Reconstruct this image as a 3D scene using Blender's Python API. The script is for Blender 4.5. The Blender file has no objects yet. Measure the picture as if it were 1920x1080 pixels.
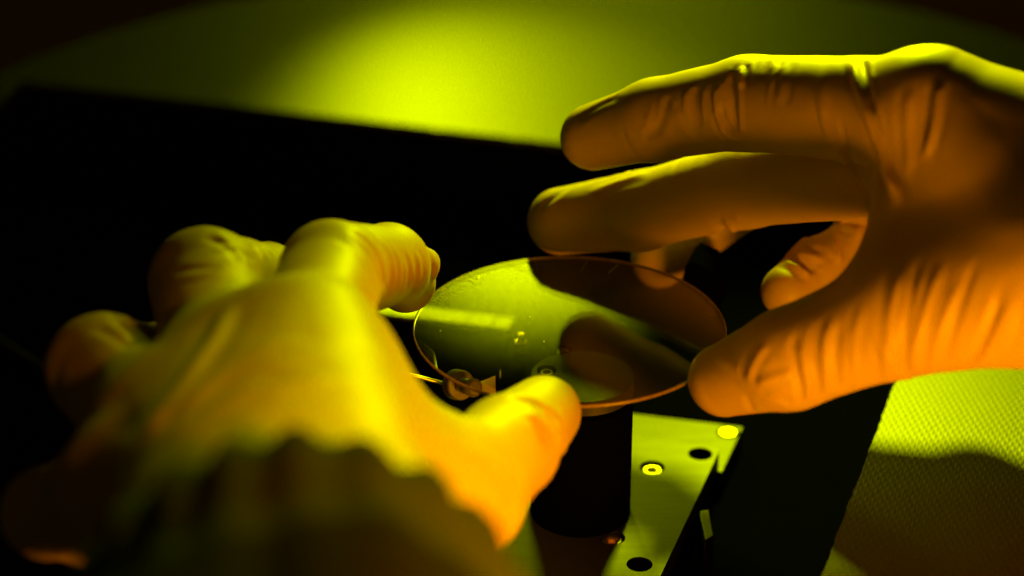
import bpy, bmesh, math, random
import numpy as np
from mathutils import Vector, Matrix, noise
from mathutils.bvhtree import BVHTree

random.seed(7)
MM = 0.001
scene = bpy.context.scene
C = scene.collection

# ------------------------------------------------------------------ camera
FPX = 4500.0                      # focal length in photograph pixels (1920 wide)
PITCH = math.radians(27.6)
WAFER_C = np.array([0.0, 0.0, 77.0])   # millimetres
D0 = 584.0
cp, sp = math.cos(PITCH), math.sin(PITCH)
CX = np.array([1.0, 0, 0])
CY = np.array([0, sp, cp])
CZ = np.array([0, -cp, sp])        # camera looks along -CZ
CAM = WAFER_C - (CX * (108 / FPX * D0) + CY * (-84 / FPX * D0) - CZ * D0)

cam_d = bpy.data.cameras.new('camera')
cam = bpy.data.objects.new('camera', cam_d)
C.objects.link(cam)
M3 = Matrix(((CX[0], CY[0], CZ[0]), (CX[1], CY[1], CZ[1]), (CX[2], CY[2], CZ[2]))).to_4x4()
M3.translation = Vector(CAM * MM)
cam.matrix_world = M3
cam_d.sensor_width = 36.0
cam_d.lens = FPX / 1920 * 36.0
cam_d.clip_start = 0.02
cam_d.clip_end = 50
cam_d.dof.use_dof = True
cam_d.dof.focus_distance = 0.582
cam_d.dof.aperture_fstop = 6.0
scene.camera = cam

# ------------------------------------------------------------------ world, lamps, exposure
world = bpy.data.worlds.new('World')
scene.world = world
world.use_nodes = True
bgn = world.node_tree.nodes['Background']
bgn.inputs[0].default_value = (1.0, 0.6, 0.0, 1)
bgn.inputs[1].default_value = 0.014

YG = (0.82, 1.0, 0.0)
OR = (1.0, 0.34, 0.0)


def lamp(name, kind, loc, target, power, color, **kw):
    d = bpy.data.lights.new(name, kind)
    d.energy = power
    d.color = color
    for k, v in kw.items():
        setattr(d, k, v)
    o = bpy.data.objects.new(name, d)
    C.objects.link(o)
    o.location = Vector(loc) * MM
    o.rotation_euler = (Vector(target) - Vector(loc)).to_track_quat('-Z', 'Y').to_euler()
    return o


lamp('key_lamp', 'SPOT', (90, 290, 258), (88, 5, 85), 14.5, YG,
     spot_size=math.radians(64), spot_blend=1.0, shadow_soft_size=0.022)
lamp('wafer_reflection_fill', 'SPOT', (-60, 300, 640), (6, 650, 306), 760, YG,
     spot_size=math.radians(29), spot_blend=1.0, shadow_soft_size=0.02)  # added spot: brightens the unseen wall that the wafer mirrors
lamp('worktop_glow_fill', 'SPOT', (-60, 430, 190), (-10, 210, 42), 4.6, YG,
     spot_size=math.radians(42), spot_blend=1.0, shadow_soft_size=0.015)  # added unseen spot for the bright pool on the far worktop
lamp('amber_lamp', 'AREA', (98, -185, 38), (35, -45, 105), 1.15, OR, shape='DISK', size=0.07)
lamp('wrist_amber_fill', 'SPOT', (80, -400, 270), (-36, -130, 70), 22, OR,
     spot_size=math.radians(24), spot_blend=0.8, shadow_soft_size=0.03)  # added unseen spot for the amber glow on the left wrist

scene.view_settings.view_transform = 'Standard'
scene.view_settings.look = 'None'
scene.view_settings.exposure = 0.0
scene.view_settings.gamma = 1.0
scene.view_settings.use_curve_mapping = False
scene.cycles.use_denoising = True
scene.cycles.max_bounces = 10
scene.cycles.transparent_max_bounces = 16
scene.cycles.caustics_reflective = False
scene.cycles.caustics_refractive = False
scene.cycles.sample_clamp_indirect = 4


# ------------------------------------------------------------------ helpers
def pix(x, y, d):
    """world point (mm) seen at photograph pixel x, y at depth d (mm)"""
    return CAM + CX * ((x - 960) / FPX * d) + CY * (-(y - 540) / FPX * d) - CZ * d


def on_z(x, y, z):
    """world point (mm) seen at pixel x, y on the level z (mm)"""
    r = CX * ((x - 960) / FPX) + CY * (-(y - 540) / FPX) - CZ
    t = (z - CAM[2]) / r[2]
    return CAM + r * t


def ray(x, y):
    r = CX * ((x - 960) / FPX) + CY * (-(y - 540) / FPX) - CZ
    return r / np.linalg.norm(r)


def mesh_obj(name, verts, faces, mat, parent=None, smooth=False, auto=None):
    me = bpy.data.meshes.new(name)
    me.from_pydata([tuple(np.asarray(v) * MM) for v in verts], [], faces)
    me.update()
    if smooth:
        me.polygons.foreach_set('use_smooth', [True] * len(me.polygons))
    if mat:
        me.materials.append(mat)
    o = bpy.data.objects.new(name, me)
    C.objects.link(o)
    if parent:
        o.parent = parent
    return o


def bm_obj(name, bm, mat, parent=None, smooth=False, angle=None):
    """bm is in millimetres"""
    bmesh.ops.recalc_face_normals(bm, faces=bm.faces)
    bmesh.ops.scale(bm, vec=(MM, MM, MM), verts=bm.verts)
    me = bpy.data.meshes.new(name)
    bm.to_mesh(me)
    bm.free()
    if smooth:
        me.polygons.foreach_set('use_smooth', [True] * len(me.polygons))
        if angle:
            me.set_sharp_from_angle(angle=math.radians(angle))
    if mat:
        me.materials.append(mat)
    o = bpy.data.objects.new(name, me)
    C.objects.link(o)
    if parent:
        o.parent = parent
    return o


def tag(o, label=None, cat=None, group=None, kind=None):
    if label:
        o['label'] = label
    if cat:
        o['category'] = cat
    if group:
        o['group'] = group
    if kind:
        o['kind'] = kind
    return o


def empty(name, loc_mm):
    o = bpy.data.objects.new(name, None)
    C.objects.link(o)
    o.location = Vector(loc_mm) * MM
    o.empty_display_size = 0.01
    return o


def adopt(child, parent):
    """parent a mesh that was built in world coordinates"""
    child.parent = parent
    child.matrix_parent_inverse = Matrix.Translation(-Vector(parent.location))
    return child


def prism(poly, z0, z1, bevel=0.0, segs=2):
    """bmesh prism over a polygon (mm)"""
    bm = bmesh.new()
    a = [bm.verts.new((p[0], p[1], z0)) for p in poly]
    b = [bm.verts.new((p[0], p[1], z1)) for p in poly]
    n = len(poly)
    bm.faces.new(a[::-1])
    bm.faces.new(b)
    for i in range(n):
        bm.faces.new((a[i], a[(i + 1) % n], b[(i + 1) % n], b[i]))
    bmesh.ops.recalc_face_normals(bm, faces=bm.faces)
    if bevel:
        bmesh.ops.bevel(bm, geom=[e for e in bm.edges if all(abs(v.co.z - z1) < 1e-6 for v in e.verts)],
                        offset=bevel, segments=segs, affect='EDGES', profile=0.5)
    return bm


def lathe(bm, prof, seg=32, mat=Matrix.Identity(4), cap=True):
    """revolve (r, z) profile about z, transformed by mat, appended to bm"""
    rings = []
    for r, z in prof:
        if r < 1e-6:
            rings.append([bm.verts.new(mat @ Vector((0, 0, z)))])
        else:
            rings.append([bm.verts.new(mat @ Vector((r * math.cos(2 * math.pi * i / seg),
                                                     r * math.sin(2 * math.pi * i / seg), z))) for i in range(seg)])
    for A, B in zip(rings, rings[1:]):
        if len(A) == 1 and len(B) == 1:
            continue
        for i in range(seg):
            j = (i + 1) % seg
            if len(A) == 1:
                bm.faces.new((A[0], B[j], B[i]))
            elif len(B) == 1:
                bm.faces.new((A[i], A[j], B[0]))
            else:
                bm.faces.new((A[i], A[j], B[j], B[i]))
    return bm


def axis_matrix(origin, direction):
    d = Vector(direction).normalized()
    return Matrix.Translation(Vector(origin)) @ d.to_track_quat('Z', 'Y').to_matrix().to_4x4()


def tube(bm, pts, rad, seg=8):
    """tube through points (mm); rad a number or list"""
    pts = [Vector(p) for p in pts]
    n = len(pts)
    rads = rad if isinstance(rad, (list, tuple)) else [rad] * n
    rings = []
    for i, p in enumerate(pts):
        t = (pts[min(i + 1, n - 1)] - pts[max(i - 1, 0)]).normalized()
        q = t.to_track_quat('Z', 'Y').to_matrix()
        rings.append([bm.verts.new(p + q @ Vector((rads[i] * math.cos(2 * math.pi * k / seg),
                                                   rads[i] * math.sin(2 * math.pi * k / seg), 0))) for k in range(seg)])
    for A, B in zip(rings, rings[1:]):
        for k in range(seg):
            bm.faces.new((A[k], A[(k + 1) % seg], B[(k + 1) % seg], B[k]))
    bm.faces.new(rings[0][::-1])
    bm.faces.new(rings[-1])
    return bm


# ------------------------------------------------------------------ materials
def new_mat(name):
    m = bpy.data.materials.new(name)
    m.use_nodes = True
    nt = m.node_tree
    return m, nt, nt.nodes['Principled BSDF']


def N(nt, t, **kw):
    n = nt.nodes.new(t)
    for k, v in kw.items():
        setattr(n, k, v)
    return n


def simple(name, col, rough=0.5, metal=0.0, nscale=None, nvar=0.15, bump=0.0, bscale=800, spec=0.5):
    m, nt, b = new_mat(name)
    b.inputs['Base Color'].default_value = (*col, 1)
    b.inputs['Roughness'].default_value = rough
    b.inputs['Metallic'].default_value = metal
    b.inputs['Specular IOR Level'].default_value = spec
    tc = N(nt, 'ShaderNodeTexCoord')
    if nscale:
        nz = N(nt, 'ShaderNodeTexNoise')
        nz.inputs['Scale'].default_value = nscale
        nz.inputs['Detail'].default_value = 6
        nt.links.new(tc.outputs['Object'], nz.inputs['Vector'])
        mx = N(nt, 'ShaderNodeMix', data_type='RGBA')
        mx.inputs['A'].default_value = (*[c * (1 - nvar) for c in col], 1)
        mx.inputs['B'].default_value = (*[min(1, c * (1 + nvar)) for c in col], 1)
        nt.links.new(nz.outputs['Fac'], mx.inputs['Factor'])
        nt.links.new(mx.outputs['Result'], b.inputs['Base Color'])
        mr = N(nt, 'ShaderNodeMapRange')
        mr.inputs['To Min'].default_value = max(0.02, rough - 0.12)
        mr.inputs['To Max'].default_value = min(1, rough + 0.12)
        nt.links.new(nz.outputs['Fac'], mr.inputs['Value'])
        nt.links.new(mr.outputs['Result'], b.inputs['Roughness'])
    if bump:
        nz2 = N(nt, 'ShaderNodeTexNoise')
        nz2.inputs['Scale'].default_value = bscale
        nz2.inputs['Detail'].default_value = 3
        nt.links.new(tc.outputs['Object'], nz2.inputs['Vector'])
        bp = N(nt, 'ShaderNodeBump')
        bp.inputs['Strength'].default_value = bump
        bp.inputs['Distance'].default_value = 0.0004
        nt.links.new(nz2.outputs['Fac'], bp.inputs['Height'])
        nt.links.new(bp.outputs['Normal'], b.inputs['Normal'])
    return m


def glove_material():
    m, nt, b = new_mat('latex_glove')
    b.inputs['Roughness'].default_value = 0.52
    b.inputs['Specular IOR Level'].default_value = 0.35
    b.inputs['Subsurface Weight'].default_value = 0.4
    b.inputs['Subsurface Radius'].default_value = (1.0, 0.34, 0.1)
    b.inputs['Subsurface Scale'].default_value = 0.003
    tc = N(nt, 'ShaderNodeTexCoord')
    nz = N(nt, 'ShaderNodeTexNoise')
    nz.inputs['Scale'].default_value = 60
    nz.inputs['Detail'].default_value = 5
    nt.links.new(tc.outputs['Object'], nz.inputs['Vector'])
    mx = N(nt, 'ShaderNodeMix', data_type='RGBA')
    mx.inputs['A'].default_value = (0.45, 0.305, 0.165, 1)
    mx.inputs['B'].default_value = (0.52, 0.36, 0.19, 1)
    nt.links.new(nz.outputs['Fac'], mx.inputs['Factor'])
    nt.links.new(mx.outputs['Result'], b.inputs['Base Color'])
    # fine grain of the latex
    n2 = N(nt, 'ShaderNodeTexNoise')
    n2.inputs['Scale'].default_value = 1500
    n2.inputs['Detail'].default_value = 2
    nt.links.new(tc.outputs['Object'], n2.inputs['Vector'])
    bp = N(nt, 'ShaderNodeBump')
    bp.inputs['Strength'].default_value = 0.12
    bp.inputs['Distance'].default_value = 0.0003
    nt.links.new(n2.outputs['Fac'], bp.inputs['Height'])
    nt.links.new(bp.outputs['Normal'], b.inputs['Normal'])
    return m


def table_material():
    """embossed plastic sheet: staggered raised dots"""
    m, nt, b = new_mat('embossed_sheet')
    b.inputs['Base Color'].default_value = (0.028, 0.03, 0.025, 1)
    b.inputs['Roughness'].default_value = 0.48
    b.inputs['Specular IOR Level'].default_value = 0.42
    tc = N(nt, 'ShaderNodeTexCoord')
    mp = N(nt, 'ShaderNodeMapping')
    mp.inputs['Rotation'].default_value = (0, 0, math.radians(17))
    nt.links.new(tc.outputs['Object'], mp.inputs['Vector'])
    sep = N(nt, 'ShaderNodeSeparateXYZ')
    nt.links.new(mp.outputs['Vector'], sep.inputs['Vector'])

    def dots(ox, oy):
        out = []
        for ax, off, per in (('X', ox, 0.0018), ('Y', oy, 0.0040)):
            a = N(nt, 'ShaderNodeMath', operation='MULTIPLY_ADD')
            nt.links.new(sep.outputs[ax], a.inputs[0])
            a.inputs[1].default_value = 2 * math.pi / per
            a.inputs[2].default_value = off
            s = N(nt, 'ShaderNodeMath', operation='COSINE')
            nt.links.new(a.outputs[0], s.inputs[0])
            out.append(s)
        ad = N(nt, 'ShaderNodeMath', operation='ADD')
        nt.links.new(out[0].outputs[0], ad.inputs[0])
        nt.links.new(out[1].outputs[0], ad.inputs[1])
        return ad
    d1, d2 = dots(0, 0), dots(math.pi, math.pi)
    mxm = N(nt, 'ShaderNodeMath', operation='MAXIMUM')
    nt.links.new(d1.outputs[0], mxm.inputs[0])
    nt.links.new(d2.outputs[0], mxm.inputs[1])
    mr = N(nt, 'ShaderNodeMapRange', interpolation_type='SMOOTHSTEP')
    mr.inputs['From Min'].default_value = 0.4
    mr.inputs['From Max'].default_value = 1.9
    nt.links.new(mxm.outputs[0], mr.inputs['Value'])
    bp = N(nt, 'ShaderNodeBump')
    bp.inputs['Strength'].default_value = 0.4
    bp.inputs['Distance'].default_value = 0.0001
    nt.links.new(mr.outputs['Result'], bp.inputs['Height'])
    nz = N(nt, 'ShaderNodeTexNoise')
    nz.inputs['Scale'].default_value = 2200
    nz.inputs['Detail'].default_value = 3
    nt.links.new(tc.outputs['Object'], nz.inputs['Vector'])
    b2 = N(nt, 'ShaderNodeBump')
    b2.inputs['Strength'].default_value = 0.35
    b2.inputs['Distance'].default_value = 0.0002
    nt.links.new(nz.outputs['Fac'], b2.inputs['Height'])
    nt.links.new(bp.outputs['Normal'], b2.inputs['Normal'])
    nt.links.new(b2.outputs['Normal'], b.inputs['Normal'])
    return m


def wafer_material(name, tint, r0):
    """thin polished crystal sheet: clear, with a mirror share that grows towards grazing"""
    m = bpy.data.materials.new(name)
    m.use_nodes = True
    nt = m.node_tree
    nt.nodes.clear()
    out = N(nt, 'ShaderNodeOutputMaterial')
    tr = N(nt, 'ShaderNodeBsdfTransparent')
    tr.inputs['Color'].default_value = (*tint, 1)
    gl = N(nt, 'ShaderNodeBsdfGlossy')
    gl.inputs['Roughness'].default_value = 0.012
    gl.inputs['Color'].default_value = (1, 1, 1, 1)
    lw = N(nt, 'ShaderNodeLayerWeight')
    lw.inputs['Blend'].default_value = 0.5
    pw = N(nt, 'ShaderNodeMath', operation='POWER')
    nt.links.new(lw.outputs['Facing'], pw.inputs[0])
    pw.inputs[1].default_value = 5.0
    ma = N(nt, 'ShaderNodeMath', operation='MULTIPLY_ADD')
    nt.links.new(pw.outputs[0], ma.inputs[0])
    ma.inputs[1].default_value = 1 - r0
    ma.inputs[2].default_value = r0
    mx = N(nt, 'ShaderNodeMixShader')
    nt.links.new(ma.outputs[0], mx.inputs[0])
    nt.links.new(tr.outputs[0], mx.inputs[1])
    nt.links.new(gl.outputs[0], mx.inputs[2])
    nt.links.new(mx.outputs[0], out.inputs['Surface'])
    return m


def brushed(name, col, rough=0.38, ang=17, metal=1.0):
    m, nt, b = new_mat(name)
    b.inputs['Metallic'].default_value = metal
    tc = N(nt, 'ShaderNodeTexCoord')
    mp = N(nt, 'ShaderNodeMapping')
    mp.inputs['Rotation'].default_value = (0, 0, math.radians(ang))
    mp.inputs['Scale'].default_value = (60, 1600, 60)
    nt.links.new(tc.outputs['Object'], mp.inputs['Vector'])
    nz = N(nt, 'ShaderNodeTexNoise')
    nz.inputs['Scale'].default_value = 1.0
    nz.inputs['Detail'].default_value = 5
    nt.links.new(mp.outputs['Vector'], nz.inputs['Vector'])
    n2 = N(nt, 'ShaderNodeTexNoise')
    n2.inputs['Scale'].default_value = 180
    n2.inputs['Detail'].default_value = 8
    nt.links.new(tc.outputs['Object'], n2.inputs['Vector'])
    mx = N(nt, 'ShaderNodeMix', data_type='RGBA')
    mx.inputs['A'].default_value = (*[c * 0.8 for c in col], 1)
    mx.inputs['B'].default_value = (*[min(1, c * 1.15) for c in col], 1)
    nt.links.new(n2.outputs['Fac'], mx.inputs['Factor'])
    nt.links.new(mx.outputs['Result'], b.inputs['Base Color'])
    mr = N(nt, 'ShaderNodeMapRange')
    mr.inputs['To Min'].default_value = rough - 0.08
    mr.inputs['To Max'].default_value = rough + 0.12
    nt.links.new(nz.outputs['Fac'], mr.inputs['Value'])
    nt.links.new(mr.outputs['Result'], b.inputs['Roughness'])
    bp = N(nt, 'ShaderNodeBump')
    bp.inputs['Strength'].default_value = 0.12
    bp.inputs['Distance'].default_value = 0.0001
    nt.links.new(nz.outputs['Fac'], bp.inputs['Height'])
    nt.links.new(bp.outputs['Normal'], b.inputs['Normal'])
    return m


M_GLOVE = glove_material()
M_TABLE = table_material()
M_WALL = simple('painted_wall', (0.08, 0.08, 0.07), 0.8, nscale=8, nvar=0.01, spec=0.1)
M_FLOOR = simple('dark_floor', (0.02, 0.02, 0.02), 0.8, nscale=20)
M_BLACK = simple('black_anodised', (0.0012, 0.0012, 0.0012), 0.85, nscale=40, spec=0.0)
M_PLATE = brushed('bead_blasted_aluminium', (0.035, 0.037, 0.032), 0.5, metal=0.7)
M_POST = brushed('machined_aluminium', (0.05, 0.05, 0.045), 0.5, ang=80, metal=0.6)
M_BAR = simple('ground_steel', (0.16, 0.16, 0.14), 0.45, 0.5, nscale=200)
M_KNOB = simple('turned_steel', (0.16, 0.16, 0.14), 0.38, 0.5, nscale=300)
M_STEEL = simple('bright_steel', (0.6, 0.6, 0.56), 0.4, 1.0, nscale=300, nvar=0.08)
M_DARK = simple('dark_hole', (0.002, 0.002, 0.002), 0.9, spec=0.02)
M_SOCKET_GLINT = simple('socket_amber_glint', (0.32, 0.14, 0.06), 0.45, 0.8, nscale=900, nvar=0.4)  # socket metal with the amber glints put into its brown colour
M_BRASS = simple('brass', (0.75, 0.55, 0.25), 0.25, 1.0, nscale=300)
M_WAFER = wafer_material('polished_wafer', (0.84, 0.82, 0.7), 0.1)
M_EDGE = simple('ground_wafer_edge', (0.24, 0.15, 0.065), 0.28, 0.0, nscale=900, nvar=0.3)
M_ETCH = simple('etched_line', (0.8, 0.75, 0.5), 0.5)
M_CRACK = simple('fracture_line', (0.95, 0.9, 0.6), 0.12)
M_CUFF = simple('elastic_cuff', (0.035, 0.036, 0.014), 0.9, spec=0.05, nscale=120, nvar=0.5, bump=0.6, bscale=500)  # olive highlights of the ruffled edge are put into the cuff colour
M_SLEEVE = simple('gown_cloth', (0.011, 0.0045, 0.002), 0.9, spec=0.05, nscale=90, nvar=0.35, bump=0.5, bscale=700)
M_PLASTIC = simple('black_plastic', (0.003, 0.003, 0.0025), 0.7, nscale=200, spec=0.02)

# ------------------------------------------------------------------ setting
# worktop, rounded at the back, with a rectangular cut-out; the stage stands in the black recess below
Z_BASE, Z_LOW, Z_PLATE, Z_TOP = 15.0, 21.0, 27.0, 42.0
TC, TR = (0.0, 125.0), 226.0
ca, cb, cc = on_z(1815, 357, Z_TOP), on_z(40, 150, Z_TOP), on_z(1540, 1080, Z_TOP)
side = (cc - ca) * 1.35
hole = [ca[:2], cb[:2], (cb + side)[:2], (ca + side)[:2]]


def ragged(poly, step=2.5, amp=0.12, seed=4):
    """cut edge with small irregularities"""
    rn = random.Random(seed)
    out = []
    for p, q_ in zip(poly, poly[1:] + poly[:1]):
        p, q_ = np.array(p), np.array(q_)
        n_ = max(2, int(np.linalg.norm(q_ - p) / step))
        d_ = (q_ - p) / np.linalg.norm(q_ - p)
        nn = np.array([-d_[1], d_[0]])
        for i in range(n_):
            k = 0 if i == 0 else rn.gauss(0, amp)
            if i and rn.random() < 0.06:
                k *= 3
            out.append(tuple(p + (q_ - p) * i / n_ + nn * k))
    return out


def sheet_with_cutout(outer, inner, z0, z1):
    bm = bmesh.new()
    es, loops = [], []
    for pts in (outer, inner):
        vs = [bm.verts.new((p[0], p[1], z1)) for p in pts]
        es += [bm.edges.new((vs[i], vs[(i + 1) % len(vs)])) for i in range(len(vs))]
        loops.append(vs)
    bmesh.ops.triangle_fill(bm, use_beauty=True, edges=es)
    ip = [Vector(p) for p in inner]

    def within(x, y):
        c_ = False
        for i in range(len(ip)):
            a_, b_ = ip[i], ip[i - 1]
            if (a_.y > y) != (b_.y > y) and x < (b_.x - a_.x) * (y - a_.y) / (b_.y - a_.y) + a_.x:
                c_ = not c_
        return c_
    dead = [f for f in bm.faces if within(*f.calc_center_median()[:2])]
    bmesh.ops.delete(bm, geom=dead, context='FACES_ONLY')
    for vs in loops:
        lo = [bm.verts.new((v_.co.x, v_.co.y, z0)) for v_ in vs]
        for i in range(len(vs)):
            j = (i + 1) % len(vs)
            bm.faces.new((vs[i], vs[j], lo[j], lo[i]))
    return bm


outer = [(TC[0] + TR * math.cos(math.pi * i / 120), TC[1] + TR * math.sin(math.pi * i / 120)) for i in range(121)]
outer += [(-340, 120), (-340, -180), (226, -180)]
o = bm_obj('worktop', sheet_with_cutout(outer, ragged([tuple(p) for p in hole]), Z_TOP - 2.0, Z_TOP), M_TABLE)
tag(o, kind='structure')

bm = bmesh.new()
for v in ((-2500, -1500, -700), (2500, -1500, -700), (2500, 700, -700), (-2500, 700, -700)):
    bm.verts.new(v)
bm.verts.ensure_lookup_table()
bm.faces.new(bm.verts)
tag(bm_obj('floor', bm, M_FLOOR), kind='structure')

bm = bmesh.new()
bmesh.ops.create_cube(bm, size=1)
bmesh.ops.scale(bm, vec=(5000, 40, 2400), verts=bm.verts)
bmesh.ops.translate(bm, vec=(0, 670, 496), verts=bm.verts)
tag(bm_obj('back_wall', bm, M_WALL), kind='structure')

# black recess under the cut-out: floor and four walls, a little larger than the cut-out
hc = np.mean([np.array(p) for p in hole], axis=0)
big = [hc + (np.array(p) - hc) * 1.03 for p in hole]
bm = bmesh.new()
lo = [bm.verts.new((p[0], p[1], Z_BASE)) for p in big]
hi = [bm.verts.new((p[0], p[1], Z_TOP - 2.1)) for p in big]
bm.faces.new(lo)
for i in range(4):
    bm.faces.new((lo[i], lo[(i + 1) % 4], hi[(i + 1) % 4], hi[i]))
tag(bm_obj('recess', bm, M_BLACK), kind='structure')


# ------------------------------------------------------------------ stage plates with holes and screws
def hole_circle(c, r, n=40):
    return [(c[0] + r * math.cos(2 * math.pi * i / n), c[1] + r * math.sin(2 * math.pi * i / n)) for i in range(n)]


def plate_with_holes(poly, holes, z0, z1, depth):
    """plate whose top face has round holes of the given depth (walls and floor built)"""
    bm = bmesh.new()
    edges = []

    def loop(pts, z):
        vs = [bm.verts.new((p[0], p[1], z)) for p in pts]
        es = [bm.edges.new((vs[i], vs[(i + 1) % len(vs)])) for i in range(len(vs))]
        return vs, es
    ov, oe = loop(poly, z1)
    edges += oe
    loops = []
    for c, r in holes:
        hv, he = loop(hole_circle(c, r), z1)
        edges += he
        loops.append(hv)
    bmesh.ops.triangle_fill(bm, use_beauty=True, use_dissolve=False, edges=edges)
    # remove fills inside the holes
    dead = []
    for f in bm.faces:
        cc = f.calc_center_median()
        for c, r in holes:
            if (cc.x - c[0]) ** 2 + (cc.y - c[1]) ** 2 < (r * 0.98) ** 2:
                dead.append(f)
                break
    bmesh.ops.delete(bm, geom=dead, context='FACES_ONLY')
    for hv in loops:
        lo = [bm.verts.new((v.co.x, v.co.y, z1 - depth)) for v in hv]
        n = len(hv)
        for i in range(n):
            bm.faces.new((hv[i], hv[(i + 1) % n], lo[(i + 1) % n], lo[i]))
        bm.faces.new(lo)
    lo = [bm.verts.new((v.co.x, v.co.y, z0)) for v in ov]
    n = len(ov)
    for i in range(n):
        bm.faces.new((ov[i], ov[(i + 1) % n], lo[(i + 1) % n], lo[i]))
    bm.faces.new(lo)
    return bm


def socket_screw(name, c, z_seat, head_r, head_h, parent, mat, sock):
    """cap head screw with a real hexagon socket"""
    bm = bmesh.new()
    seg = 36
    hexr = head_r * 0.66
    prof_out = [(head_r, z_seat), (head_r, z_seat + head_h - 0.35), (head_r - 0.35, z_seat + head_h)]
    rings = []
    for r, z in prof_out:
        rings.append([bm.verts.new((c[0] + r * math.cos(2 * math.pi * i / seg), c[1] + r * math.sin(2 * math.pi * i / seg), z)) for i in range(seg)])

    def hexpt(a, R):
        s = math.pi / 3
        k = (a % s) - s / 2
        return R * math.cos(math.pi / 6) / math.cos(k)
    for z in (z_seat + head_h, z_seat + head_h - 1.3):
        rings.append([bm.verts.new((c[0] + hexpt(2 * math.pi * i / seg, hexr) * math.cos(2 * math.pi * i / seg),
                                    c[1] + hexpt(2 * math.pi * i / seg, hexr) * math.sin(2 * math.pi * i / seg), z)) for i in range(seg)])
    for A, B in zip(rings, rings[1:]):
        for i in range(seg):
            j = (i + 1) % seg
            bm.faces.new((A[i], A[j], B[j], B[i]))
    head = bm_obj(name, bm, mat, smooth=True, angle=25)
    adopt(head, parent)
    bm = bmesh.new()
    bmesh.ops.create_circle(bm, cap_ends=True, radius=hexr * 1.1, segments=6,
                            matrix=Matrix.Translation((c[0], c[1], z_seat + head_h - 1.28)))
    s = bm_obj('socket', bm, sock)
    s.parent = head
    return head


stage = empty('stage_plate', (0, 0, Z_BASE))
tag(stage, 'grey machined metal stage plate with screws and holes under the post', 'plate')
# lower plate: far edge and right edge from the photograph, a right-angled slab
lc = on_z(1392, 801, Z_LOW)
lfar = on_z(1185, 776, Z_LOW)
ldir = lfar - lc
ldir[2] = 0
ldir /= np.linalg.norm(ldir)
ldn = on_z(1300, 1000, Z_LOW) - lc          # towards the camera along the right edge
ldn[2] = 0
ldn /= np.linalg.norm(ldn)


def P2(o_, a, b):
    return (o_[0] + ldir[0] * a + ldn[0] * b, o_[1] + ldir[1] * a + ldn[1] * b)


low_poly = [P2(lc, 0, 0), P2(lc, 95, 0), P2(lc, 95, 24), P2(lc, 0, 24)]
sc_c = on_z(1365, 811, Z_LOW)
bm = plate_with_holes(low_poly, [((sc_c[0], sc_c[1]), 3.1)], Z_BASE + 0.1, Z_LOW, 1.6)
low = adopt(bm_obj('lower_plate', bm, M_PLATE), stage)
socket_screw('screw', sc_c, Z_LOW - 1.55, 2.5, 1.7, stage, M_STEEL, M_DARK)

uc = on_z(1352, 838, Z_PLATE)
up_poly = [P2(uc, 1.6, 0), P2(uc, 80, 0), P2(uc, 80, 72), P2(uc, 0, 72), P2(uc, 0, 2.2), P2(uc, 0.5, 0.6)]
h1 = on_z(1313, 851, Z_PLATE)
h2 = on_z(1199, 1058, Z_PLATE)
s1 = on_z(1223, 876, Z_PLATE)
s2 = on_z(1148, 1008, Z_PLATE)
bm = plate_with_holes(up_poly, [(h1[:2], 3.2), (h2[:2], 3.2), (s1[:2], 3.25), (s2[:2], 3.25)], Z_LOW + 0.05, Z_PLATE, 3.2)
adopt(bm_obj('upper_plate', bm, M_PLATE), stage)
for h in (h1, h2):
    bm = bmesh.new()
    bmesh.ops.create_circle(bm, cap_ends=True, radius=3.15, segments=32, matrix=Matrix.Translation((h[0], h[1], Z_PLATE - 3.1)))
    adopt(bm_obj('hole_floor', bm, M_DARK), stage)
    bm = bmesh.new()
    lathe(bm, [(3.17, -3.1), (3.17, -0.35)], 40, Matrix.Translation((h[0], h[1], Z_PLATE)))
    adopt(bm_obj('hole_wall', bm, M_DARK), stage)
for s in (s1, s2):
    socket_screw('screw', s, Z_PLATE - 3.1, 2.55, 2.3, stage, M_STEEL, M_SOCKET_GLINT)

# little bevelled block standing in for a lit patch beside the plate
t0 = on_z(1320, 955, Z_BASE + 11)
bm = prism([(t0[0] - 0.6, t0[1] - 14), (t0[0] + 1.6, t0[1] - 12), (t0[0] + 1.2, t0[1]), (t0[0] - 0.9, t0[1] - 0.4), (t0[0] - 1.2, t0[1] - 3)], Z_BASE + 0.1, Z_BASE + 11, 0.3)
tag(bm_obj('lit_patch_block', bm, M_PLATE), 'small block standing in for a patch of light beside the right edge of the stage plate', 'light patch')

# ------------------------------------------------------------------ post below the wafer
Z_POST = 66.0
pc = on_z(1092, 705, Z_POST)
post = empty('post', (pc[0], pc[1], Z_PLATE))
tag(post, 'round dark metal post standing on the stage plate below the wafer', 'post')
RP = 12.6
psc = [on_z(1025, 694, Z_POST), on_z(1055, 656, Z_POST)]
ring = [(pc[0] + RP * math.cos(2 * math.pi * i / 72), pc[1] + RP * math.sin(2 * math.pi * i / 72)) for i in range(72)]
bm = plate_with_holes(ring, [(s[:2], 2.5) for s in psc], Z_POST - 4, Z_POST, 2.0)
adopt(bm_obj('post_cap', bm, M_POST), post)
for s in psc:
    socket_screw('screw', s, Z_POST - 1.95, 1.8, 1.5, post, M_STEEL, M_SOCKET_GLINT)
bm = bmesh.new()
lathe(bm, [(RP - 0.8, Z_POST - 4.05), (RP - 0.8, Z_POST - 5), (RP, Z_POST - 5.4), (RP, Z_PLATE + 0.1), (0, Z_PLATE + 0.1)], 72,
      Matrix.Translation((pc[0], pc[1], 0)))
adopt(bm_obj('post_body', bm, M_BLACK, smooth=True, angle=30), post)

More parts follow.
